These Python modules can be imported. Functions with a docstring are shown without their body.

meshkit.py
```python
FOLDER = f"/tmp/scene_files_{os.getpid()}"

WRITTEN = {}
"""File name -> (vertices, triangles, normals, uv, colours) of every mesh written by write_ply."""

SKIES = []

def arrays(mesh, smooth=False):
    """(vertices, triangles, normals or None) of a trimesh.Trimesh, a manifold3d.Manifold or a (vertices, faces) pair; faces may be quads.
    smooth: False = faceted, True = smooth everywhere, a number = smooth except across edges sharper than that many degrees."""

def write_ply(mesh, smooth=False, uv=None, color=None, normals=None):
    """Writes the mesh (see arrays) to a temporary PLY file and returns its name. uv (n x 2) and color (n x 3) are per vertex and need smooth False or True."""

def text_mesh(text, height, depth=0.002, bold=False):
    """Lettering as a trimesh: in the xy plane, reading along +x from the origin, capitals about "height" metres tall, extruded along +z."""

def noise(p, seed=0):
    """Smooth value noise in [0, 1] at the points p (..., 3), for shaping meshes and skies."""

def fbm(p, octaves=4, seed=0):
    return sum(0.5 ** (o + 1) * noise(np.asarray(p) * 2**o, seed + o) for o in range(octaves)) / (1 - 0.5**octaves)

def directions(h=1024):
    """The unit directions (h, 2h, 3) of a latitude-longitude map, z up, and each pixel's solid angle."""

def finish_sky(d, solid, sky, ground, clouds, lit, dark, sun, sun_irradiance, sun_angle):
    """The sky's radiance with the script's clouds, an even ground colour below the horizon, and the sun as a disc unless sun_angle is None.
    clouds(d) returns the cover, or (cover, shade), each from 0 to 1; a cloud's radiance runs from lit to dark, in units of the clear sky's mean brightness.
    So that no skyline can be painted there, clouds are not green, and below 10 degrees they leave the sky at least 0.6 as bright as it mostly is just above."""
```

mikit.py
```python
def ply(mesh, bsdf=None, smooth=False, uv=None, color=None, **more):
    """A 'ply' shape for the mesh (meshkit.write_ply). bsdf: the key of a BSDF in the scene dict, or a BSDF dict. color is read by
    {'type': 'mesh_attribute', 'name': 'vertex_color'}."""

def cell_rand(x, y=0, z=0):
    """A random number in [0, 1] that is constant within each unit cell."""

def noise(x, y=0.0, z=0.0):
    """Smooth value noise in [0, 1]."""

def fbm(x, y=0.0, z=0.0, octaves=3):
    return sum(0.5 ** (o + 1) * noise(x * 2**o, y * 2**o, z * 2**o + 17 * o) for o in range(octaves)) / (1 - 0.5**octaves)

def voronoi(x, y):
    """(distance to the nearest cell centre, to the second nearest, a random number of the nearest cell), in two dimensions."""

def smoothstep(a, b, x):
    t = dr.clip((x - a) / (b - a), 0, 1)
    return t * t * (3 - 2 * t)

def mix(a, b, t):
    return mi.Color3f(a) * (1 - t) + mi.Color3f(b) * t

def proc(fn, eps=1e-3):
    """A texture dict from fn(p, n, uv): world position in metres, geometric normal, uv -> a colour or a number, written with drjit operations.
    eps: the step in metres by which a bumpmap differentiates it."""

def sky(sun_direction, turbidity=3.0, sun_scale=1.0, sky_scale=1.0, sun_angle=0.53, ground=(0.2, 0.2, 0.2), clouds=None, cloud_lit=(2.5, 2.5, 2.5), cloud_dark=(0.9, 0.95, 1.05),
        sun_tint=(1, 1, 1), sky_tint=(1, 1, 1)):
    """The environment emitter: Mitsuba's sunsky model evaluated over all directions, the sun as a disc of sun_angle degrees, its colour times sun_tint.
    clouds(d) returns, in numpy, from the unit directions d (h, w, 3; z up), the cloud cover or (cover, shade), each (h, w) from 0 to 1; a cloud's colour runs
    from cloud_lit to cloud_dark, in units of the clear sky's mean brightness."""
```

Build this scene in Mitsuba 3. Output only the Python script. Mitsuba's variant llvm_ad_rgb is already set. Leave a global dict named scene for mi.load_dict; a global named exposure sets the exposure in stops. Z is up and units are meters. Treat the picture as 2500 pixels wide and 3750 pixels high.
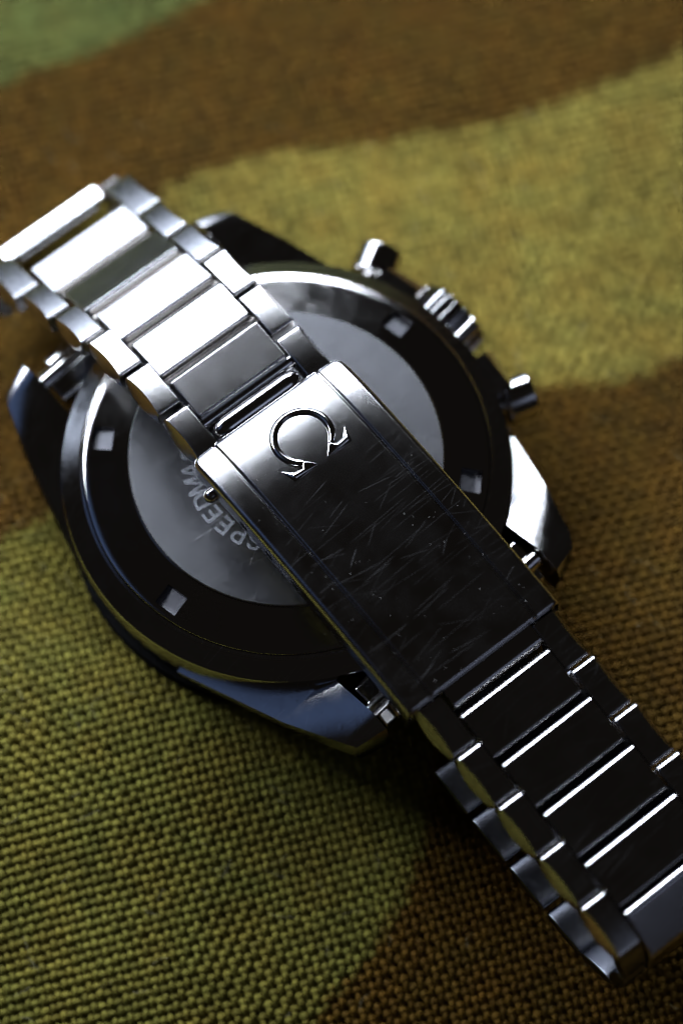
import math
import numpy as np, trimesh, manifold3d as m3
import mitsuba as mi, drjit as dr
import mikit, meshkit
from scipy.interpolate import CubicSpline, PchipInterpolator
from shapely.geometry import Polygon

scene, labels = {}, {}
MM = 1e-3
T = mi.ScalarTransform4f

# ------------------------------------------------------------------ camera
tilt, DIST = math.radians(20.0), 240.0
WV = np.array([0, math.sin(tilt), -math.cos(tilt)])
UV = np.array([0, math.cos(tilt), math.sin(tilt)])
RV = np.array([1.0, 0, 0])
EYE = np.array([0, 0, 13.5]) - DIST * WV + 4.8 * RV - 4.9 * UV
FOCUS = DIST - 6.3
scene['camera'] = {'type': 'thinlens', 'fov': 2 * math.degrees(math.atan(29.55 / DIST)), 'fov_axis': 'x',
                   'aperture_radius': 4.6 * MM, 'focus_distance': FOCUS * MM, 'near_clip': 0.01, 'far_clip': 10.0,
                   'to_world': T().look_at(origin=(EYE * MM).tolist(), target=((EYE + DIST * WV) * MM).tolist(), up=UV.tolist())}
exposure = -0.1

# ------------------------------------------------------------------ lamps: one large near window, two added dim fill panels
def panel(name, centre, width, height, radiance, aim=(0, 0, 0.01)):
    scene[name] = {'type': 'rectangle', 'to_world': T().look_at(origin=list(centre), target=list(aim), up=[0, 0, 1]) @ T().scale([width / 2, height / 2, 1]),
                   'bsdf': {'type': 'diffuse', 'reflectance': {'type': 'rgb', 'value': [0.3, 0.3, 0.3]}},
                   'emitter': {'type': 'area', 'radiance': {'type': 'rgb', 'value': radiance}}}
    labels[name] = {'kind': 'structure'}

# the window has two tall panes over two low ones that look out on darker ground
WIN = np.array([-0.19, 0.332, 0.215])
WX = np.array([0.332, 0.19, 0]) / math.hypot(0.332, 0.19)
WY = np.cross(WX, -WIN / np.linalg.norm(WIN)); WY = WY if WY[2] > 0 else -WY
for name_, dx, dy, w_, h_, rad_ in (('window_light', -0.15, 0.056, 0.275, 0.104, [21.5, 23.2, 26.5]), ('window_light_001', 0.15, 0.056, 0.275, 0.104, [21.5, 23.2, 26.5]),
                                    ('window_light_002', -0.15, -0.062, 0.275, 0.10, [3.1, 3.6, 4.6]), ('window_light_003', 0.15, -0.062, 0.275, 0.10, [3.1, 3.6, 4.6])):
    c_ = WIN + dx * WX + dy * WY
    panel(name_, c_.tolist(), w_, h_, rad_, aim=(c_ - WIN).tolist())
panel('side_fill_panel', (0.62, -0.40, 0.72), 0.40, 0.36, [0.30, 0.35, 0.52])  # added fill panel, gives the lower right links a bluish reflection
panel('back_fill_panel', (-0.68, 0.05, 0.72), 0.50, 0.42, [0.055, 0.088, 0.185])  # added fill panel, gives the left facing lug facets a bluish reflection
scene['room_light'] = {'type': 'constant', 'radiance': {'type': 'rgb', 'value': [0.0075, 0.0065, 0.0058]}}

# ------------------------------------------------------------------ materials
def line_field(x, y, ang, length, pitch, lw, density, seed):
    """straight hairline scratches: 0..1"""
    c, s = math.cos(ang), math.sin(ang)
    u, v = (x * c + y * s) / length, (-x * s + y * c) / pitch
    u = u + mikit.cell_rand(dr.floor(v), seed, 3) * 7.3
    iu, iv = dr.floor(u), dr.floor(v)
    fu, fv = u - iu, v - iv
    r1, r2, r3, r4 = (mikit.cell_rand(iu, iv, seed + k) for k in (11, 12, 13, 14))
    off = 0.25 + 0.5 * r2 + (r3 - 0.5) * 0.9 * (fu - 0.5) + (r4 - 0.5) * 0.5 * dr.square(fu - 0.5)
    d = dr.abs(fv - off) * pitch / lw
    w = 0.2 + 0.3 * r4
    fade = mikit.smoothstep(0.5, 0.3, dr.abs(fu - 0.5) / (2 * w))
    return dr.select(r1 < density, dr.exp(-d * d) * fade * (0.35 + 0.65 * r3), 0.0)

def scratches(p, n, uv):
    x, y = p.x * 1000, p.y * 1000
    t = 0.55 * line_field(x, y, math.radians(42), 7.0, 0.42, 0.014, 0.26, 1)
    t = dr.maximum(t, 0.5 * line_field(x, y, math.radians(52), 4.5, 0.6, 0.014, 0.2, 31))
    t = dr.maximum(t, 0.55 * line_field(x, y, math.radians(34), 9.0, 0.7, 0.013, 0.26, 61))
    t = dr.maximum(t, 0.45 * line_field(x, y, math.radians(68), 3.6, 1.0, 0.015, 0.16, 151))
    t = dr.maximum(t, 0.4 * line_field(x, y, math.radians(12), 4.5, 1.3, 0.016, 0.22, 91))
    t = dr.maximum(t, line_field(x, y, math.radians(39), 5.0, 2.6, 0.02, 0.3, 121))
    t = dr.maximum(t, 0.8 * line_field(x, y, math.radians(58), 3.0, 3.1, 0.022, 0.22, 181))
    patch = mikit.smoothstep(0.30, 0.65, mikit.fbm(x * 0.16 + 3, y * 0.16 + 9, 2.0))
    haze = 0.006 * mikit.smoothstep(0.2, 0.8, mikit.fbm(x * 0.5, y * 0.5, 6.0, 3)) * (0.6 + 0.4 * mikit.noise(x * 9, y * 9, 1.0))
    return 0.17 * t * (0.25 + 0.8 * patch) + haze

def back_scratches(p, n, uv):
    x, y = p.x * 1000, p.y * 1000
    r, a = dr.sqrt(x * x + y * y), dr.atan2(y, x)
    t = 0.8 * line_field(x + 50, y, math.radians(30), 4.0, 0.5, 0.022, 0.35, 211)
    t = dr.maximum(t, 0.8 * line_field(x + 50, y, math.radians(64), 3.4, 0.6, 0.022, 0.35, 241))
    t = dr.maximum(t, line_field(x + 50, y, math.radians(22), 5.5, 2.4, 0.035, 0.35, 271))
    t = dr.maximum(t, 0.8 * line_field(x + 50, y, math.radians(120), 3.0, 0.9, 0.022, 0.25, 301))
    turned = mikit.noise(r * 18, a * 4, 2.0)
    return 0.42 * t + 0.06 * turned * mikit.fbm(x * 0.5, y * 0.5, 1.0)

def faint_scratches(p, n, uv):
    return 0.4 * scratches(p, n, uv)

def worn(p, n, uv):
    x, y, z = p.x * 1000, p.y * 1000, p.z * 1000
    return 0.035 + 0.03 * mikit.fbm(x * 0.9, y * 0.9, z * 0.9) 

def satin_alpha(p, n, uv):
    x, y, z = p.x * 1000, p.y * 1000, p.z * 1000
    return 0.085 + 0.012 * mikit.fbm(x * 0.7, y * 0.7, z * 0.7)

def grain(p, n, uv):
    """brushed grain across the links, in metres"""
    x, y, z = p.x * 1000, p.y * 1000, p.z * 1000
    u = (x * 0.788 + y * 0.615) * 0.5
    v = (x * 0.615 - y * 0.788) * 14
    return 1e-6 * (1.9 * mikit.noise(u, v, z * 3) + 0.8 * mikit.fbm(x * 2.2, y * 2.2, z * 2.2))

def dents(p, n, uv):
    x, y, z = p.x * 1000, p.y * 1000, p.z * 1000
    return 1e-6 * (4.0 * mikit.fbm(x * 0.55, y * 0.55, z * 0.55, 2) + 0.6 * mikit.noise(x * 6, y * 6, z * 6))

def conductor(alpha, tint=(0.62, 0.61, 0.60)):
    return {'type': 'roughconductor', 'material': 'none', 'distribution': 'beckmann',
            'alpha': alpha if isinstance(alpha, dict) else float(alpha), 'specular_reflectance': {'type': 'rgb', 'value': list(tint)}}

def bump(inner, fn):
    return {'type': 'bumpmap', 'arbitrary': {**mikit.proc(fn, eps=2e-5)}, 'scale': 1.0, 'bsdf': inner}

SCR = {'type': 'roughconductor', 'material': 'none', 'distribution': 'ggx', 'alpha': 0.55, 'specular_reflectance': {'type': 'rgb', 'value': [0.95, 0.95, 0.97]}}
def two(b):
    return {'type': 'twosided', 'bsdf': b}
scene['polished_steel'] = two(bump(conductor(mikit.proc(worn)), dents))
def knocks(p, n, uv):
    x, y, z = p.x * 1000, p.y * 1000, p.z * 1000
    return 1e-6 * (14.0 * mikit.fbm(x * 0.45, y * 0.45, z * 0.45, 2) + 1.5 * mikit.noise(x * 4, y * 4, z * 4) + 3.0 * mikit.smoothstep(0.75, 0.95, mikit.noise(x * 2.3, y * 2.3, z * 2.3)))
scene['case_steel'] = two({'type': 'blendbsdf', 'weight': mikit.proc(faint_scratches), 'a': bump(conductor(mikit.proc(worn)), knocks), 'b': SCR})
scene['satin_steel'] = two({'type': 'blendbsdf', 'weight': mikit.proc(faint_scratches), 'a': bump(conductor(mikit.proc(satin_alpha)), grain), 'b': SCR})
scene['scratched_steel'] = two({'type': 'blendbsdf', 'weight': mikit.proc(scratches), 'a': bump(conductor(mikit.proc(satin_alpha)), grain), 'b': SCR})
scene['back_steel'] = two({'type': 'blendbsdf', 'weight': mikit.proc(back_scratches), 'a': bump(conductor(0.165, (0.54, 0.55, 0.58)), grain), 'b': SCR})
scene['engraved_steel'] = two(conductor(0.42, (0.30, 0.31, 0.33)))
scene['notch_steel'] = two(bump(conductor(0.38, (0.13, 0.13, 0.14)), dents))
scene['shaded_steel'] = two(bump(conductor(0.16, (0.20, 0.21, 0.24)), dents))  # darkened steel: the shade between the bracelet layers is put into its tint
scene['dark_steel'] = two(conductor(0.22, (0.42, 0.39, 0.36)))
scene['crystal_glass'] = {'type': 'dielectric'}
scene['black_insert_and_shade'] = two({'type': 'diffuse', 'reflectance': {'type': 'rgb', 'value': [0.01, 0.01, 0.01]}})  # bezel insert black; also paints shade in link gaps and clasp holes

# the printed cloth: regions of the camouflage print, in millimetres on the cloth
def pw(x, pts):
    y = mi.Float(pts[0][1])
    for (x0, y0), (x1, y1) in zip(pts[:-1], pts[1:]):
        y = dr.select(x > x0, y0 + (y1 - y0) / (x1 - x0) * (dr.minimum(x, x1) - x0), y)
    return y
WEFT_ANG = math.radians(14.6)
WC, WS = math.cos(WEFT_ANG), math.sin(WEFT_ANG)
PU, PV = 0.705, 0.845
def camo(p, n, uv):
    x0, y0 = p.x * 1000, p.y * 1000
    cu, cv = x0 * WC + y0 * WS, -x0 * WS + y0 * WC
    # the print follows the yarns: whole yarn pieces take the ink
    iu, iv = dr.floor(cu / PU + 0.5), dr.floor(cv / PV + 0.5)
    x = x0 + 0.9 * (mikit.cell_rand(iu, iv, 5) - 0.5)
    y = y0 + 0.9 * (mikit.cell_rand(iu, iv, 6) - 0.5) + 1.4 * (mikit.fbm(x0 * 0.25, y0 * 0.25, 4.0) - 0.5)
    def edge(d, w=0.9):
        return mikit.smoothstep(-w, w, d)
    green_top = edge(y - pw(x, [(-60, 36), (-30.7, 43.3), (-21.9, 45.7), (-15.7, 48.6), (-8.1, 53.0), (0, 60), (60, 110)]))
    olive_r = edge(pw(x, [(-30, -40), (-16.5, 26), (-14, 31.2), (-11.9, 32.6), (-4.5, 35.4), (7.6, 37.2), (15.9, 38.6), (24.3, 41.4), (30.7, 43.3), (41, 48.6), (80, 66)]) - y) \
        * edge(y - pw(x, [(-30, 40), (-14, 12), (0, 8), (17.5, 10.2), (25.6, 12.4), (30.5, 12.4), (36.5, 14.6), (80, 40)]))
    green_l = edge(pw(x, [(-60, -22), (-28.5, -5.1), (-26.2, -3.4), (-21.1, -0.5), (-16.4, 1.6), (0, 4), (30, 4)]) - y) \
        * edge(pw(y, [(-80, -12), (-49.3, 1.3), (-44.9, 2.4), (-39.2, 8.0), (-35.4, 10.3), (-30.8, 11.7), (-25.7, 12.5), (-21.8, 13.1), (0, 10)]) - x)
    brown, olive, green, green2 = (0.128, 0.066, 0.0080), (0.325, 0.252, 0.050), (0.160, 0.174, 0.044), (0.202, 0.174, 0.031)
    c = mikit.mix(brown, olive, olive_r)
    c = mikit.mix(c, green2, green_l)
    c = mikit.mix(c, green, green_top)
    tone = 0.62 + 0.5 * mikit.cell_rand(iu, iv, 7) + 0.35 * (mikit.fbm(x0 * 0.12, y0 * 0.12, 8.0) - 0.5)
    fibre = 0.84 + 0.32 * mikit.noise(x0 * 9, y0 * 11, p.z * 11000)
    hue = mikit.mix((1.08, 0.98, 0.9), (0.92, 1.05, 1.1), mikit.fbm(x0 * 0.35 + 40, y0 * 0.35, 2.0))
    return c * hue * tone * fibre
scene['camouflage_cloth'] = two({'type': 'principled', 'base_color': mikit.proc(camo), 'roughness': 0.75, 'specular': 0.12, 'sheen': 0.3, 'sheen_tint': 0.8})

# ------------------------------------------------------------------ frames (mm -> m)
def rot(deg):
    c, s = math.cos(math.radians(deg)), math.sin(math.radians(deg))
    return np.array([[c, -s, 0], [s, c, 0], [0, 0, 1.0]])
BR = rot(-52.0)                      # bracelet: a along the bracelet, b across it
CA = rot(-46.2)                      # case: 12 o'clock along a, crown along b
WO = np.eye(3)
counts = {}
def numbered(key):
    counts[key] = counts.get(key, -1) + 1
    return key if counts[key] == 0 else f'{key}_{counts[key]:03d}'
def add(name, mesh, bsdf, frame=BR, smooth=35, parent='wristwatch', label=None):
    key = numbered(f'{parent}__{name}' if parent else name)
    if hasattr(mesh, 'to_mesh'):
        mm = mesh.to_mesh()
        mesh = trimesh.Trimesh(mm.vert_properties[:, :3], mm.tri_verts, process=False)
    elif isinstance(mesh, tuple):
        mesh = trimesh.Trimesh(mesh[0], mesh[1], process=False)
    mesh = mesh.copy()
    mesh.vertices = (mesh.vertices @ frame.T) * MM
    scene[key] = mikit.ply(mesh, bsdf, smooth=smooth)
    if label:
        labels[key] = {'label': label}
    return key

# ------------------------------------------------------------------ mesh helpers
def hull(pts):
    return m3.Manifold.hull_points(np.asarray(pts, float))
def grid_faces(nr, nc, closed=True):
    f = []
    for i in range(nr - 1):
        for j in range(nc if closed else nc - 1):
            k = (j + 1) % nc
            f += [[i * nc + j, i * nc + k, (i + 1) * nc + k], [i * nc + j, (i + 1) * nc + k, (i + 1) * nc + j]]
    return f
def loft(rings, cap=True):
    rings = [np.asarray(r, float) for r in rings]
    n = len(rings[0])
    v, f = np.vstack(rings), grid_faces(len(rings), n)
    if cap:
        for ring, base, flip in ((rings[0], 0, True), (rings[-1], (len(rings) - 1) * n, False)):
            c = len(v)
            v = np.vstack([v, ring.mean(0)])
            for j in range(n):
                t = [base + j, base + (j + 1) % n, c]
                f.append(t[::-1] if flip else t)
    m = trimesh.Trimesh(v, f, process=False)
    if m.is_watertight and m.volume < 0:
        m.invert()
    return m
def round_poly(pts, radii, seg=5):
    """a convex polygon with its corners rounded"""
    pts, out = np.asarray(pts, float), []
    for i, r in enumerate(radii):
        p, a, b = pts[i], pts[i - 1], pts[(i + 1) % len(pts)]
        da, db = (a - p) / np.linalg.norm(a - p), (b - p) / np.linalg.norm(b - p)
        half = math.acos(np.clip(da @ db, -1, 1)) / 2
        d = r / math.tan(half)
        c = p + (da + db) / np.linalg.norm(da + db) * r / math.sin(half)
        s, e = p + da * d - c, p + db * d - c
        a0 = math.atan2(s[1], s[0])
        sweep = (math.atan2(e[1], e[0]) - a0 + math.pi) % (2 * math.pi) - math.pi
        for k in range(seg + 1):
            t = a0 + sweep * k / seg
            out.append(c + r * np.array([math.cos(t), math.sin(t)]))
    return np.array(out)
def inset(poly, d):
    e = np.roll(poly, -1, 0) - np.roll(poly, 1, 0)
    n = np.stack([-e[:, 1], e[:, 0]], 1)
    n /= np.linalg.norm(n, axis=1, keepdims=True) + 1e-12
    area = 0.5 * np.sum(poly[:, 0] * np.roll(poly[:, 1], -1) - np.roll(poly[:, 0], -1) * poly[:, 1])
    return poly + n * d * np.sign(area)
def extrude_b(poly, b0, b1, bevel=0.2, seg=3):
    """profile in (s, z) swept across b with rounded ends"""
    rings = []
    for end, sg in ((b0, 1), (b1, -1)):
        part = []
        for k in range(seg + 1):
            t = k / seg * math.pi / 2
            q = inset(poly, bevel * (1 - math.sin(t)))
            part.append(np.column_stack([q[:, 0], np.full(len(q), end + sg * bevel * (1 - math.cos(t))), q[:, 1]]))
        rings += part if sg == 1 else part[::-1]
    return loft(rings)
def place(mesh, p0, p1, b0):
    """local s axis from p0 to p1 (a, z), local z = outward (left of the direction when seen with a to the right)"""
    d = np.array(p1) - np.array(p0)
    d = d / np.linalg.norm(d)
    v = mesh.vertices
    mesh.vertices = np.column_stack([p0[0] + v[:, 0] * d[0] - v[:, 2] * d[1], v[:, 1] + b0, p0[1] + v[:, 0] * d[1] + v[:, 2] * d[0]])
    return mesh
def revolve(profile, n=160):
    """profile (r, z), open; axis z"""
    a = np.arange(n) * 2 * math.pi / n
    rings = [np.column_stack([max(r, 1e-4) * np.cos(a), max(r, 1e-4) * np.sin(a), np.full(n, z)]) for r, z in profile]
    return loft(rings)
def tube_y(r, a, z, b0, b1, bevel=0.15, n=24):
    t = np.arange(n) * 2 * math.pi / n
    m = extrude_b(np.column_stack([r * np.cos(t), r * np.sin(t)]), b0, b1, bevel)
    m.vertices += [a, 0, z]
    return m

# ------------------------------------------------------------------ the cloth
def swell(x, y):
    p = np.stack([x / 17.0, y / 17.0, np.zeros_like(x)], -1)
    z = 1.0 * (meshkit.fbm(p, 2, 3) - 0.5)
    t = np.clip((-14 - y) / 40, 0, 1)
    return z + 1.6 * np.exp(-((y + 20) / 13) ** 2) * np.clip((4 - x) / 12, 0, 1) - 10.0 * t ** 2
X0, X1, Y0, Y1 = -40.0, 44.0, -54.0, 68.0
def cloth():
    V, F, base = [], [], 0
    sides, seg = 7, 4
    ang = np.radians(np.linspace(-35, 215, sides))
    corners = np.array([[X0, Y0], [X1, Y0], [X0, Y1], [X1, Y1]])
    cu, cv = corners @ [WC, WS], corners @ [-WS, WC]
    def strand(pos, fixed, along_u, idx):
        nonlocal base
        n = len(pos)
        ph = np.cos(math.pi * (pos / (PU if along_u else PV) + idx))
        sgn = 1 if along_u else -1
        z = 0.17 * sgn * np.sign(ph) * np.abs(ph) ** 0.8 + (0.0 if along_u else 0.09)
        jit = 0.17 * (meshkit.noise(np.stack([pos / 2.3, np.full(n, idx * 3.7), np.full(n, 9.0 * along_u)], -1)) - 0.5)
        jit = jit + 0.5 * (meshkit.fbm(np.stack([pos / 14, np.full(n, fixed / 14), np.full(n, 5.0 * along_u)], -1), 2) - 0.5)
        thick = 0.80 + 0.40 * meshkit.noise(np.stack([pos / 0.5, np.full(n, idx * 5.1), np.full(n, 3.0)], -1))
        w = ((0.30 if along_u else 0.25) + 0.06 * sgn * ph) * thick
        h = 0.235 * thick
        cross = fixed + jit
        u, v = (pos, cross) if along_u else (cross, pos)
        P = np.zeros((n, sides, 3))
        for k in range(sides):
            du, dv = (0, w * np.cos(ang[k])) if along_u else (w * np.cos(ang[k]), 0)
            uu, vv = u + du, v + dv
            x, y = uu * WC - vv * WS, uu * WS + vv * WC
            P[:, k] = np.stack([x, y, z + h * np.sin(ang[k])], -1)
        mid = P.mean(1)
        P[:, :, 2] += swell(mid[:, 0], mid[:, 1])[:, None]
        ok = (mid[:, 0] > X0) & (mid[:, 0] < X1) & (mid[:, 1] > Y0) & (mid[:, 1] < Y1)
        if ok.sum() < 3:
            return
        i0, i1 = np.nonzero(ok)[0][[0, -1]]
        P = P[i0:i1 + 1]
        n = len(P)
        i, j = np.meshgrid(np.arange(n - 1), np.arange(sides - 1), indexing='ij')
        q = np.stack([i * sides + j, i * sides + j + 1, (i + 1) * sides + j + 1, (i + 1) * sides + j], -1).reshape(-1, 4)
        q = q[:, ::-1] if along_u else q
        V.append(P.reshape(-1, 3)); F.append(q + base)
        base += n * sides
    for j in range(int(cv.min() / PV) - 1, int(cv.max() / PV) + 2):
        strand(np.arange(cu.min(), cu.max(), PU / seg), j * PV, True, j)
    for i in range(int(cu.min() / PU) - 1, int(cu.max() / PU) + 2):
        strand(np.arange(cv.min(), cv.max(), PV / seg), i * PU, False, i)
    F = np.vstack(F)
    return np.vstack(V), np.vstack([F[:, [0, 2, 1]], F[:, [0, 3, 2]]])
cv_, cf_ = cloth()
add('camouflage_fabric', trimesh.Trimesh(cv_, cf_, process=False), 'camouflage_cloth', WO, True, parent=None)
labels['camouflage_fabric'] = {'kind': 'structure'}
# the same cloth's underside layer and the rest of the sheet beyond the picture
gx, gy = np.linspace(X0 - 2, X1 + 2, 45), np.linspace(Y0 - 2, Y1 + 2, 60)
GX, GY = np.meshgrid(gx, gy, indexing='ij')
GV = np.stack([GX, GY, swell(GX, GY) - 0.36], -1).reshape(-1, 3)
GI, GJ = np.meshgrid(np.arange(44), np.arange(59), indexing='ij')
GF = np.stack([GI * 60 + GJ, (GI + 1) * 60 + GJ, (GI + 1) * 60 + GJ + 1, GI * 60 + GJ + 1], -1).reshape(-1, 4)
under = trimesh.Trimesh(GV, np.vstack([GF[:, [0, 1, 2]], GF[:, [0, 2, 3]]]), process=False)
outer = []
for x0, x1, y0, y1 in ((-120, X0, -130, 105), (X1, 120, -130, 105), (X0, X1, -130, Y0), (X0, X1, Y1, 105)):
    b = trimesh.creation.box((x1 - x0, y1 - y0, 0.6)); b.apply_translation(((x0 + x1) / 2, (y0 + y1) / 2, -0.4)); outer.append(b)
add('ground', trimesh.util.concatenate([under] + outer), 'camouflage_cloth', WO, False, parent=None)
labels['ground'] = {'kind': 'structure'}

# ------------------------------------------------------------------ the case
labels['wristwatch'] = {'label': 'steel chronograph wristwatch lying face down on camouflage cloth, bracelet closed', 'category': 'wristwatch'}
body = m3.Manifold.revolve(m3.CrossSection([np.array([[0, 3.4], [17.6, 3.4], [19.2, 4.2], [19.75, 8.6], [19.8, 10.5], [19.66, 10.9], [18.1, 11.98], [17.98, 12.1], [17.74, 12.16], [0, 12.16]])]), 180)
lugs = []
for sa in (-1, 1):
    for sb in (-1, 1):
        # points run from the flank of the case to the tip; z rises to the inner edge: a broad facet on the outer shoulder
        base = [(6.0, 18.9, 6.5), (6.0, 18.9, 5.4), (6.0, 12, 8.0), (6.0, 17.4, 4.2), (6.0, 12, 4.0)]
        mid = [(16.2, 15.8, 8.8), (16.2, 15.9, 7.0), (16.2, 10.25, 10.0), (16.0, 14.6, 4.4), (16.0, 10.25, 4.2)]
        tip = [(21.3, 13.7, 10.25), (22.2, 13.4, 8.0), (21.2, 10.25, 11.6), (22.4, 13.0, 9.85), (23.1, 10.25, 10.9), (23.6, 10.25, 9.4), (22.6, 12.8, 6.4), (23.4, 10.25, 6.2)]
        for q in (base + mid, mid + tip):
            lugs.append(hull([(sa * x, sb * y, z) for x, y, z in q]))
guards = [hull([(s * a, b, z) for a, b, z in ((3.9, 16.5, 5.2), (8.0, 16.5, 5.2), (3.9, 16.5, 10.6), (8.0, 16.5, 10.6), (4.1, 20.9, 5.6), (7.8, 20.2, 5.6), (4.1, 20.4, 10.3), (7.8, 19.8, 10.3),
                                                (4.3, 21.3, 6.4), (7.5, 20.6, 6.4), (4.3, 21.2, 9.6), (7.5, 20.5, 9.6))]) for s in (-1, 1)]
recess = m3.Manifold.cylinder(14, 17.72, 17.72, 180).translate([0, 0, 11.2])
case = m3.Manifold.batch_boolean(([body] + lugs + guards), m3.OpType.Add) - recess
case = case - m3.Manifold.cube([7.2, 3, 8], True).translate([0, 20.9, 7.4])
add('case', case, 'case_steel', CA, 28)
add('bezel', revolve([(15.5, 1.5), (16.5, 1.2), (19.3, 1.9), (19.9, 2.6), (19.7, 3.6), (17, 3.7)]), 'black_insert_and_shade', CA, 35)
add('crystal', revolve([(0, 0.35), (8, 0.45), (13, 0.75), (15.2, 1.3), (15.5, 2.2), (15.4, 3.6), (0, 3.6)]), 'black_insert_and_shade', CA, 35)

# case back: polished sloping ring with six key notches round a satin disc
ring = m3.Manifold.revolve(m3.CrossSection([np.array([[0, 11.0], [17.7, 11.0], [17.69, 12.15], [17.62, 12.3], [17.45, 12.4], [17.1, 12.45], [15.4, 12.72], [13.72, 12.98], [13.7, 13.3], [0, 13.3]])]), 240)
notch = [(15.2, -1.05), (17.05, -1.05), (17.05, 1.05), (15.2, 1.05)]
for k in range(6):
    ring = ring - hull([(x, y, z) for x, y in notch for z in (11.75, 14)]).rotate([0, 0, 53 + 60 * k])
add('case_back', ring, 'polished_steel', WO, 25)
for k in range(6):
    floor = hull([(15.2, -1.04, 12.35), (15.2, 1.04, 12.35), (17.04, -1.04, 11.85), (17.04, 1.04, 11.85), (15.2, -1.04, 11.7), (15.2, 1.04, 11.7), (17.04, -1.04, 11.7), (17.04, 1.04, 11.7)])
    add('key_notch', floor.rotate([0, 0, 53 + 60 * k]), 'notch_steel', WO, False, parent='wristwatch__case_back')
add('disc', revolve([(0, 13.2), (13.66, 13.2), (13.68, 13.42), (13.6, 13.5), (0.01, 13.5)], 200), 'back_steel', WO, 25, parent='wristwatch__case_back',)
for ch, deg in zip('SPEEDMASTER', [-118.7 - 10.35 * (k - 1) for k in range(11)]):
    m = meshkit.text_mesh(ch, 1.55, depth=0.02, bold=True)
    w = m.bounds.mean(0)
    m.vertices -= [w[0], w[1], 0]
    m.vertices += [0, 8.3, 13.5]
    r = rot(deg - 90)
    m.vertices = m.vertices @ r.T
    add('letter', m, 'engraved_steel', WO, False, parent='wristwatch__case_back')

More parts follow.
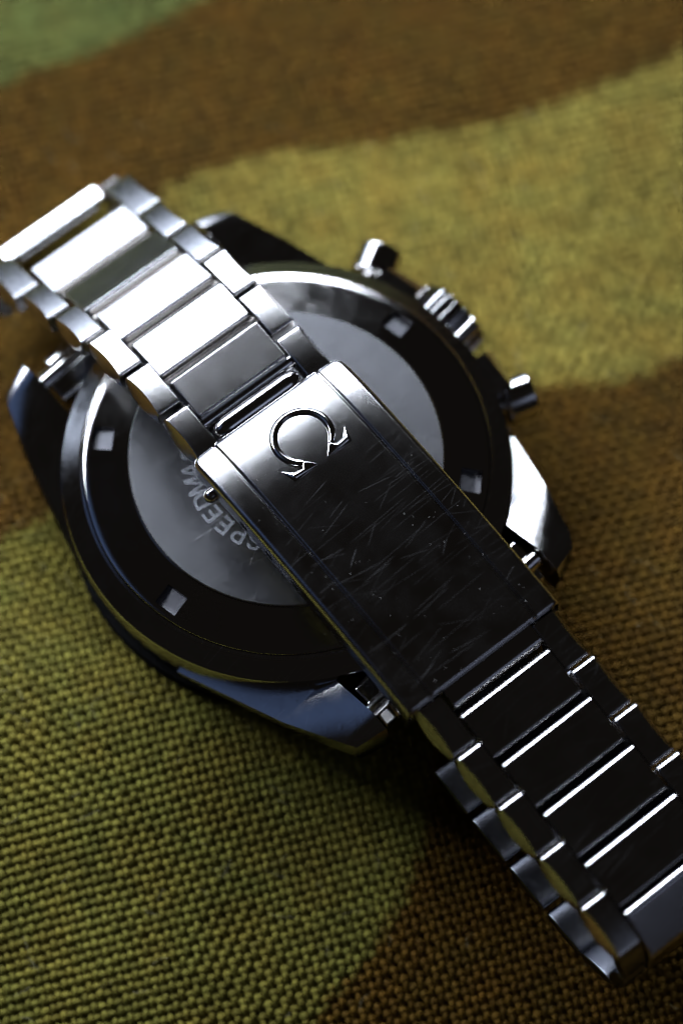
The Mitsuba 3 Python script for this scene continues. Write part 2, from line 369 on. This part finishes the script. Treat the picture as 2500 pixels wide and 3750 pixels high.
# crown and pushers
teeth = 22
t = np.arange(teeth * 8) * 2 * math.pi / (teeth * 8)
rad = 3.4 + 0.2 * np.clip(1.5 * np.cos(teeth * t), -1, 1)
crown = extrude_b(np.column_stack([rad * np.cos(t), rad * np.sin(t)]), 19.6, 22.3, 0.35)
crown.vertices += [0, 0, 7.1]
add('crown', crown, 'polished_steel', CA @ rot(3.2), 30)
add('crown_stem', tube_y(1.6, 0, 7.3, 18, 20, 0.1), 'dark_steel', CA)
for dang, r0, r1 in ((25.0, 20.9, 23.9), (-23.0, 20.6, 23.4)):
    fr = CA @ rot(dang)
    k = add('pusher', tube_y(2.2, 0, 7.5, r0, r1, 0.3, 40), 'polished_steel', fr)
    add('stem', tube_y(1.0, 0, 7.5, 17.0, r0 + 0.2, 0.1, 32), 'polished_steel', fr, parent=k)
# end links between the lugs, on their spring bars
for s in (-1, 1):
    prof = round_poly([(17.9, 7.0), (20.2, 5.4), (22.3, 6.2), (22.6, 8.6), (20.8, 10.3), (18.4, 10.2)], [0.4, 0.9, 0.8, 0.8, 0.9, 0.5])
    m = extrude_b(prof, -9.7, 9.7, 0.25)
    if s < 0:
        m.vertices[:, 0] *= -1; m.invert()
    k = add('end_link', m, 'polished_steel', CA)
    add('spring_bar', tube_y(0.75, s * 20.9, 9.9, -10.1, 10.1, 0.1), 'polished_steel', CA, parent=k)
    for b in (-6.3, 6.3):
        add('lug_tube', tube_y(1.25, s * 21.6, 9.2, b - 2.3, b + 2.3, 0.3), 'polished_steel', CA, parent=k)

# ------------------------------------------------------------------ the bracelet
TH = 2.0
CL = round_poly([(0, -TH), (4.55, -TH), (4.55, 0), (0, 0)], [0.4, 0.4, 0.16, 0.44], 6)
CW = 4.65
def centre_link(width=CW):
    n = 9
    m = extrude_b(CL, -width, width, 0.18)
    s = np.clip(m.vertices[:, 0] / 4.55, 0, 1)
    m.vertices[:, 2] += 0.19 * (1 - (2 * s - 1) ** 2) * (m.vertices[:, 2] > -0.6)
    return m
def side_link(outside):
    """outside: +1 or -1; the outer flank bulges, its bevel is a lens"""
    L, wd, rings = 4.95, 2.45, []
    for s in [0, 0.03, 0.09, 0.17, 0.27, 0.4, 0.55] + list(np.linspace(0.9, L - 0.5, 9)) + [L - 0.16, L - 0.09, L - 0.04, L - 0.01, L]:
        q = 2 * s / L - 1
        bulge = 0.28 * (1 - q * q)
        lens = 0.10 + 0.50 * (1 - q * q)
        drop = 0.0
        if s < 0.4: drop = 0.4 - math.sqrt(max(0.16 - (0.4 - s) ** 2, 0))
        if L - s < 0.16: drop = 0.16 - math.sqrt(max(0.0256 - (0.16 - (L - s)) ** 2, 0))
        top, low = 0.10 * (1 - q * q) - drop, -1.75 + drop * 0.6
        o = wd + bulge
        rr = [(0.0, low + 0.12), (0.0, top - 0.12), (0.1, top - 0.03), (0.2, top), (o - lens - 0.1, top), (o - lens, top - 0.03),
              (o, min(top - 0.10, -0.1 - lens * 2.2)), (o - 0.03, low + 0.15), (o - 0.15, low), (0.12, low)]
        ring_ = np.array([(s, outside * b, z) for b, z in rr])
        rings.append(ring_ if outside > 0 else ring_[::-1])
    return loft(rings)

_t = np.arange(28) * 2 * math.pi / 28
RODS = np.column_stack([2.35 + 2.35 * np.sign(np.cos(_t)) * np.abs(np.cos(_t)) ** 0.8, -0.8 + 0.8 * np.sin(_t)])
def barrel_link(outside):
    m = extrude_b(RODS, 0, 2.3, 0.2)
    m.vertices[:, 1] *= outside
    if outside < 0: m.invert()
    return m
def path(points):
    p = np.array(points, float)
    d = np.concatenate([[0], np.cumsum(np.linalg.norm(np.diff(p[:, :2], axis=0), axis=1))])
    f = PchipInterpolator(d, p)
    t = np.linspace(0, d[-1], 4000)
    q = f(t)
    s = np.concatenate([[0], np.cumsum(np.linalg.norm(np.diff(q[:, :2], axis=0), axis=1))])
    return lambda x: np.array([np.interp(x, s, q[:, k]) for k in range(3)]), s[-1]

def lay(points, pitch, first_centre, first_side, direction, n_c, n_s, half=(7.35, 7.35), steel_pins=True, lean={}, barrel=None):
    """links along the outer (top) surface line; direction +1: local s runs along the path"""
    at, total = path(points)
    def seat(s0, s1):
        p, q = at(s0), at(s1)
        return (p[:2], q[:2], (p[2] + q[2]) / 2) if direction > 0 else (q[:2], p[:2], (p[2] + q[2]) / 2)
    def widen(s):
        return half[0] + (half[1] - half[0]) * np.clip(s / total, 0, 1)
    for k in range(n_c):
        s0 = first_centre + k * pitch
        if s0 + 4.55 > total: break
        if lean.get(k) == 'rod': continue
        p, q, b = seat(s0, s0 + 4.55)
        if k in lean:
            c_, d_ = (p + q) / 2, (q - p) / 2
            t_ = math.radians(lean[k])
            d_ = np.array([d_[0] * math.cos(t_) - d_[1] * math.sin(t_), d_[0] * math.sin(t_) + d_[1] * math.cos(t_)])
            p, q = c_ - d_, c_ + d_
        add('centre_link', place(centre_link(CW + widen(s0) - 7.35), p, q, b), 'satin_steel', BR, 40)
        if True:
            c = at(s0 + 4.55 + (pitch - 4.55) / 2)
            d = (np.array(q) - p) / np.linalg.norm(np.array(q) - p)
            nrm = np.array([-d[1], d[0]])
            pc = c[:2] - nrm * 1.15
            add('link_pin_and_gap_fill', tube_y(0.55, pc[0], pc[1], c[2] - 4.9, c[2] + 4.9, 0.05, 16), 'dark_steel' if steel_pins else 'black_insert_and_shade', BR)  # the black ones are added gap fillers, shade between links put into colour
    for k in range(n_s):
        s0 = first_side + k * pitch
        if s0 + 4.95 > total: break
        p, q, b = seat(s0, s0 + 4.95)
        if ('side', k) in lean:
            c_, d_ = (p + q) / 2, (q - p) / 2
            t_ = math.radians(lean[('side', k)])
            d_ = np.array([d_[0] * math.cos(t_) - d_[1] * math.sin(t_), d_[0] * math.sin(t_) + d_[1] * math.cos(t_)])
            p, q = c_ - d_, c_ + d_
        for o in (-1, 1):
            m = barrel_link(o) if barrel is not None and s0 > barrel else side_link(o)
            if lean.get('end') == k:
                m.vertices[:, 0] -= 1.1 * (1 - m.vertices[:, 0] / 4.95)
                m.vertices[:, 1] *= 1.12
            m.vertices[:, 1] += o * (widen(s0) - 2.55)
            add('side_link', place(m, p, q, b), 'shaded_steel' if barrel is not None and s0 > barrel else 'satin_steel', BR, 40)

# from the clasp out to the lower right, round and back under to the twelve o'clock lugs (a, z, b)
right = [(25.6, 19.75, 0.45), (28.5, 19.4, 0.55), (33.5, 18.9, 0.75), (38.8, 18.4, 0.95), (43.6, 18.0, 1.1), (48.0, 17.7, 1.2), (50.6, 17.4, 1.25), (52.4, 15.9, 1.3), (53.4, 12.6, 1.3),
         (53.0, 8.0, 1.3), (50.6, 4.6, 1.3), (46.5, 3.6, 1.3), (40, 3.7, 1.35), (34, 4.1, 1.4), (28.5, 4.6, 1.5), (23.6, 5.2, 1.7)]
lay(right, 5.2, 2.95, 0.45, 1, 12, 13, (7.35, 7.9), steel_pins=False, barrel=25.0)
# from the clasp up to the upper left, round and back under to the six o'clock lugs
left = [(-5.0, 19.45, -0.2), (-7.6, 19.25, -0.3), (-12.86, 18.45, -0.4), (-17.96, 17.1, -0.7), (-22.64, 14.55, -1.1), (-27.2, 12.0, -1.4), (-31.7, 9.0, -1.6), (-34.6, 5.6, -1.8), (-31.5, 2.5, -1.9), (-26.5, 3.4, -1.9), (-23, 4.6, -1.9)]
lay(left, 5.3, 0.35, 2.75, -1, 7, 7, (7.35, 8.6), lean={2: 3, 3: 5.5, 4: -7, 5: 'rod', ('side', 4): -3.5, ('side', 3): 1.0, 'end': 4})
add('link_pin_and_gap_fill', tube_y(0.75, -32.0, 7.9, -6.3, 2.6, 0.15, 28), 'polished_steel', BR)
for o in (-1, 1):   # short side links that hold the clasp's pin
    m = side_link(o); m.vertices[:, 1] += o * 4.8
    add('side_link', place(m, (-7.3, 19.0), (-2.4, 19.3), -0.2), 'satin_steel', BR, 40)

# ------------------------------------------------------------------ the clasp
def clasp_top(a):
    """height of the cover's spine: it bends down towards the upper left"""
    return np.interp(a, TA, TZ)
TA = np.linspace(-6, 30, 400)
PHI = np.interp(TA, [-6, -2.5, -0.5, 1.5, 5, 12, 20, 26, 30], [19, 17, 12.5, 7.5, 3.0, 0.3, -2.5, -5, -6])
TZ = np.concatenate([[0], np.cumsum(np.tan(np.radians(PHI[:-1])) * np.diff(TA))])
TZ += 20.9 - TZ.max()
def cover():
    A0, A1, HW, WALL = -2.2, 26.2, 7.95, 2.5
    half = [(HW, -WALL), (HW, -0.75), (HW - 0.08, -0.42), (HW - 0.28, -0.17), (HW - 0.6, -0.05), (5.75, 0.0), (5.66, -0.03), (5.58, -0.16), (5.46, -0.16), (5.36, 0.05), (5.2, 0.09), (2.6, 0.11), (0, 0.12)]
    sec = half + [(-b, z) for b, z in half[:-1][::-1]]
    sec = np.array(sec)
    inner = np.array([(-HW + 0.45, -WALL), (-HW + 0.5, -0.8), (HW - 0.5, -0.8), (HW - 0.45, -WALL)])
    full = np.vstack([sec, inner])
    st = [(A0 - 0.85 * math.cos(t), 0.85 * (1 - math.sin(t))) for t in np.linspace(0, math.pi / 2, 8)]
    st += [(a, 0.0) for a in np.linspace(A0 + 0.4, A1 - 0.25, 44)] + [(A1 - 0.12, 0.05), (A1 - 0.03, 0.14), (A1, 0.3)]
    rings = []
    for a, drop in st:
        r = full.copy()
        ca = max(0.0, (A0 + 0.5 - a))                         # rounded corners in plan
        rc = 1.35
        nar = rc - math.sqrt(max(rc * rc - min(ca, rc) ** 2, 0))
        r[:, 0] = np.where(np.abs(r[:, 0]) > 5.8, np.sign(r[:, 0]) * (np.abs(r[:, 0]) - nar), r[:, 0])
        top = r[:, 1] > -1.0
        r[:, 1] = np.where(top, r[:, 1] - drop, r[:, 1])
        bc = 0.5 * (a + 2) / 28
        rings.append(np.column_stack([np.full(len(r), a), r[:, 0] + bc - 0.05, r[:, 1] + clasp_top(a)]))
    n = len(full)
    v, f = np.vstack(rings), grid_faces(len(rings), n)
    # ends: strip between the outer and the inner line
    no = len(sec)
    for base, flip in ((0, False), ((len(rings) - 1) * n, True)):
        poly = rings[0 if not flip else -1][:, 1:]
        pts2, tri = trimesh.creation.triangulate_polygon(Polygon(poly), engine='earcut')
        if len(pts2) == n:
            order = [int(np.argmin(((poly - p) ** 2).sum(1))) for p in pts2]
            for t3 in tri:
                q = [base + order[i] for i in t3]
                f.append(q if flip else q[::-1])
    m = trimesh.Trimesh(v, f, process=False)
    if m.volume < 0: m.invert()
    return m
cl = add('clasp', cover(), 'scratched_steel', BR, 32, label='scratched clasp cover with a raised emblem')
# front wall under the rounded end
w = []
for z0, z1, a in ((-2.5, -0.75, -3.05),):
    bb = clasp_top(-3.0)
    m = trimesh.creation.box((0.4, 13.6, 1.7)); m.apply_translation((-2.86, -0.1, bb - 1.7)); w.append(m)
add('front_wall', w[0], 'polished_steel', BR, False, parent=cl)
# folded lip and hinge pin at the upper left end
lip = m3.Manifold.batch_hull([m3.Manifold.sphere(1.0, 40).scale([0.95, 1.4, 0.8]).translate([-3.6, b, 18.55]) for b in (-3.3, 2.9)])
add('lip', lip, 'polished_steel', BR, 40, parent=cl)
add('hinge_pin', tube_y(0.62, -5.15, 18.1, -5.1, 4.7, 0.2, 32), 'polished_steel', BR, parent=cl)
# folding blades below the cover
def blade(a0, a1, hw, d0, d1):
    st = np.linspace(a0, a1, 30)
    rings = [np.array([(a, -hw + 0.1, clasp_top(a) + d1), (a, hw - 0.1, clasp_top(a) + d1), (a, hw, clasp_top(a) + d1 - 0.1), (a, hw, clasp_top(a) + d0 + 0.1), (a, hw - 0.1, clasp_top(a) + d0), (a, -hw + 0.1, clasp_top(a) + d0), (a, -hw, clasp_top(a) + d0 + 0.1), (a, -hw, clasp_top(a) + d1 - 0.1)]) for a in st]
    m = loft(rings)
    m.vertices[:, 1] += 0.5 * (m.vertices[:, 0] + 2) / 28 - 0.05
    return m
add('upper_blade', blade(-2.4, 25.8, 7.3, -3.3, -2.62), 'polished_steel', BR, 30, parent=cl)
add('lower_blade', blade(-1.5, 24.5, 6.9, -4.2, -3.45), 'polished_steel', BR, 30, parent=cl)
# flat black discs painting the shade in spring bar holes, and the release knob
for a in (4.6, 8.0, 11.4, 14.8, 20.2):
    for sd in (-1, 1):
        bc = 0.5 * (a + 2) / 28 - 0.05
        m = trimesh.creation.cylinder(0.34, 0.06, sections=20)
        m.apply_transform(trimesh.transformations.rotation_matrix(math.pi / 2, [1, 0, 0]))
        m.vertices *= [1.5, 1, 1]
        m.apply_translation((a, sd * 7.97 + bc, clasp_top(a) - 1.65))
        add('adjusting_hole', m, 'black_insert_and_shade', BR, 30, parent=cl)
knob = m3.Manifold.batch_hull([m3.Manifold.sphere(0.62, 32).translate([0.4, -8.2, clasp_top(0.4) - 2.3]), m3.Manifold.sphere(0.62, 32).translate([0.4, -7.6, clasp_top(0.4) - 2.3])])
add('release_knob', knob, 'polished_steel', BR, 40, parent=cl)
# end piece of the bracelet inside the clasp
m = extrude_b(round_poly([(0, -2.2), (4.2, -2.2), (4.2, 0), (0, 0)], [0.2, 0.4, 0.4, 0.05], 4), -4.65, 4.65, 0.12)
add('centre_link', place(m, (23.75, 19.93 - 0.0), (27.75, 19.42), 0.75), 'satin_steel', BR, 35)

# raised emblem: an open ring with two pointed feet
EC, ER = (1.75, 0.55), 2.47
def relief_z(a): return clasp_top(a) + 0.10
def emblem():
    parts = []
    n, m = 90, 12
    rings = []
    gap = math.radians(36)
    for k in range(n + 1):
        t = -math.pi + gap + (2 * math.pi - 2 * gap) * k / n       # angle from the crown of the ring, the gap faces +a
        q = abs(t) / (math.pi - gap)
        w = 0.42 - 0.12 * q ** 3 - 0.05 * (1 - q)
        r = ER
        ca, cb = -math.cos(t), math.sin(t)
        ring_ = []
        for j in range(m):
            ph = 2 * math.pi * j / m
            d, h = w * math.cos(ph), 0.36 * math.sin(ph)
            a, b = EC[0] + (r + d) * ca, EC[1] + (r + d) * cb
            ring_.append((a, b, relief_z(a) + h - 0.04))
        rings.append(ring_)
    body_ = loft(rings)
    parts.append(body_)
    for s in (-1, 1):
        balls = [(3.85, 1.40, 0.26), (4.55, 0.55, 0.07), (4.38, 1.75, 0.30), (4.30, 2.75, 0.36), (3.30, 3.30, 0.07), (4.62, 2.95, 0.08)]
        sp = [m3.Manifold.sphere(r, 28).translate([a, EC[1] + s * b, relief_z(a) - 0.04]) for a, b, r in balls]
        foot = m3.Manifold.batch_boolean([m3.Manifold.batch_hull([sp[i] for i in g]) for g in ((0, 1, 2), (2, 3, 5), (3, 4, 5))], m3.OpType.Add)
        f = foot.to_mesh()
        parts.append(trimesh.Trimesh(f.vert_properties[:, :3], f.tri_verts, process=False))
    return trimesh.util.concatenate(parts)
add('emblem', emblem(), 'polished_steel', BR, 45, parent=cl, label='raised emblem, an open ring with two pointed feet')

# lint on the cloth and specks of dust on the steel
rng = np.random.default_rng(11)
V, F, base = [], [], 0
for _ in range(260):
    c = np.array([rng.uniform(-32, 38), rng.uniform(-46, 40)])
    n, ln, a0, k = 9, rng.uniform(0.8, 2.6), rng.uniform(0, 6.28), rng.normal(0, 0.9)
    st = np.linspace(-0.5, 0.5, n)
    pts = np.column_stack([c[0] + ln * st * math.cos(a0) - k * st ** 2 * math.sin(a0), c[1] + ln * st * math.sin(a0) + k * st ** 2 * math.cos(a0), 0.45 + rng.uniform(0, 0.35) + 0.25 * np.cos(st * 3 + a0)])
    pts[:, 2] += swell(pts[:, 0], pts[:, 1])
    r_ = rng.uniform(0.012, 0.022)
    t = np.gradient(pts, axis=0); t /= np.linalg.norm(t, axis=1, keepdims=True)
    u_ = np.cross(t, [0, 0, 1.0]); u_ /= np.linalg.norm(u_, axis=1, keepdims=True); w_ = np.cross(t, u_)
    P = np.stack([pts + r_ * (math.cos(q) * u_ + math.sin(q) * w_) for q in np.arange(4) * math.pi / 2], 1)
    V.append(P.reshape(-1, 3)); F += [[base + i for i in f] for f in grid_faces(n, 4)]
    base += n * 4
scene['lint_fibre'] = two({'type': 'diffuse', 'reflectance': {'type': 'rgb', 'value': [0.36, 0.34, 0.20]}})
add('lint', trimesh.Trimesh(np.vstack(V), F, process=False), 'lint_fibre', WO, True, parent='camouflage_fabric')
labels['camouflage_fabric__lint'] = {'kind': 'stuff'}
specks = []
for _ in range(150):
    a, b = rng.uniform(-2, 26), rng.uniform(-7.2, 7.2)
    m = trimesh.creation.icosphere(1, rng.uniform(0.014, 0.034)); m.vertices *= [rng.uniform(0.7, 1.8), 1, 0.6]
    m.apply_translation((a, b + 0.5 * (a + 2) / 28, clasp_top(a) + (0.10 if abs(b) < 5.2 else 0.0)))
    specks.append(m)
scene['dust_grain'] = two({'type': 'diffuse', 'reflectance': {'type': 'rgb', 'value': [0.45, 0.44, 0.42]}})
add('dust', trimesh.util.concatenate(specks), 'dust_grain', BR, True, parent=cl)
labels[cl + '__dust'] = {'kind': 'stuff'}
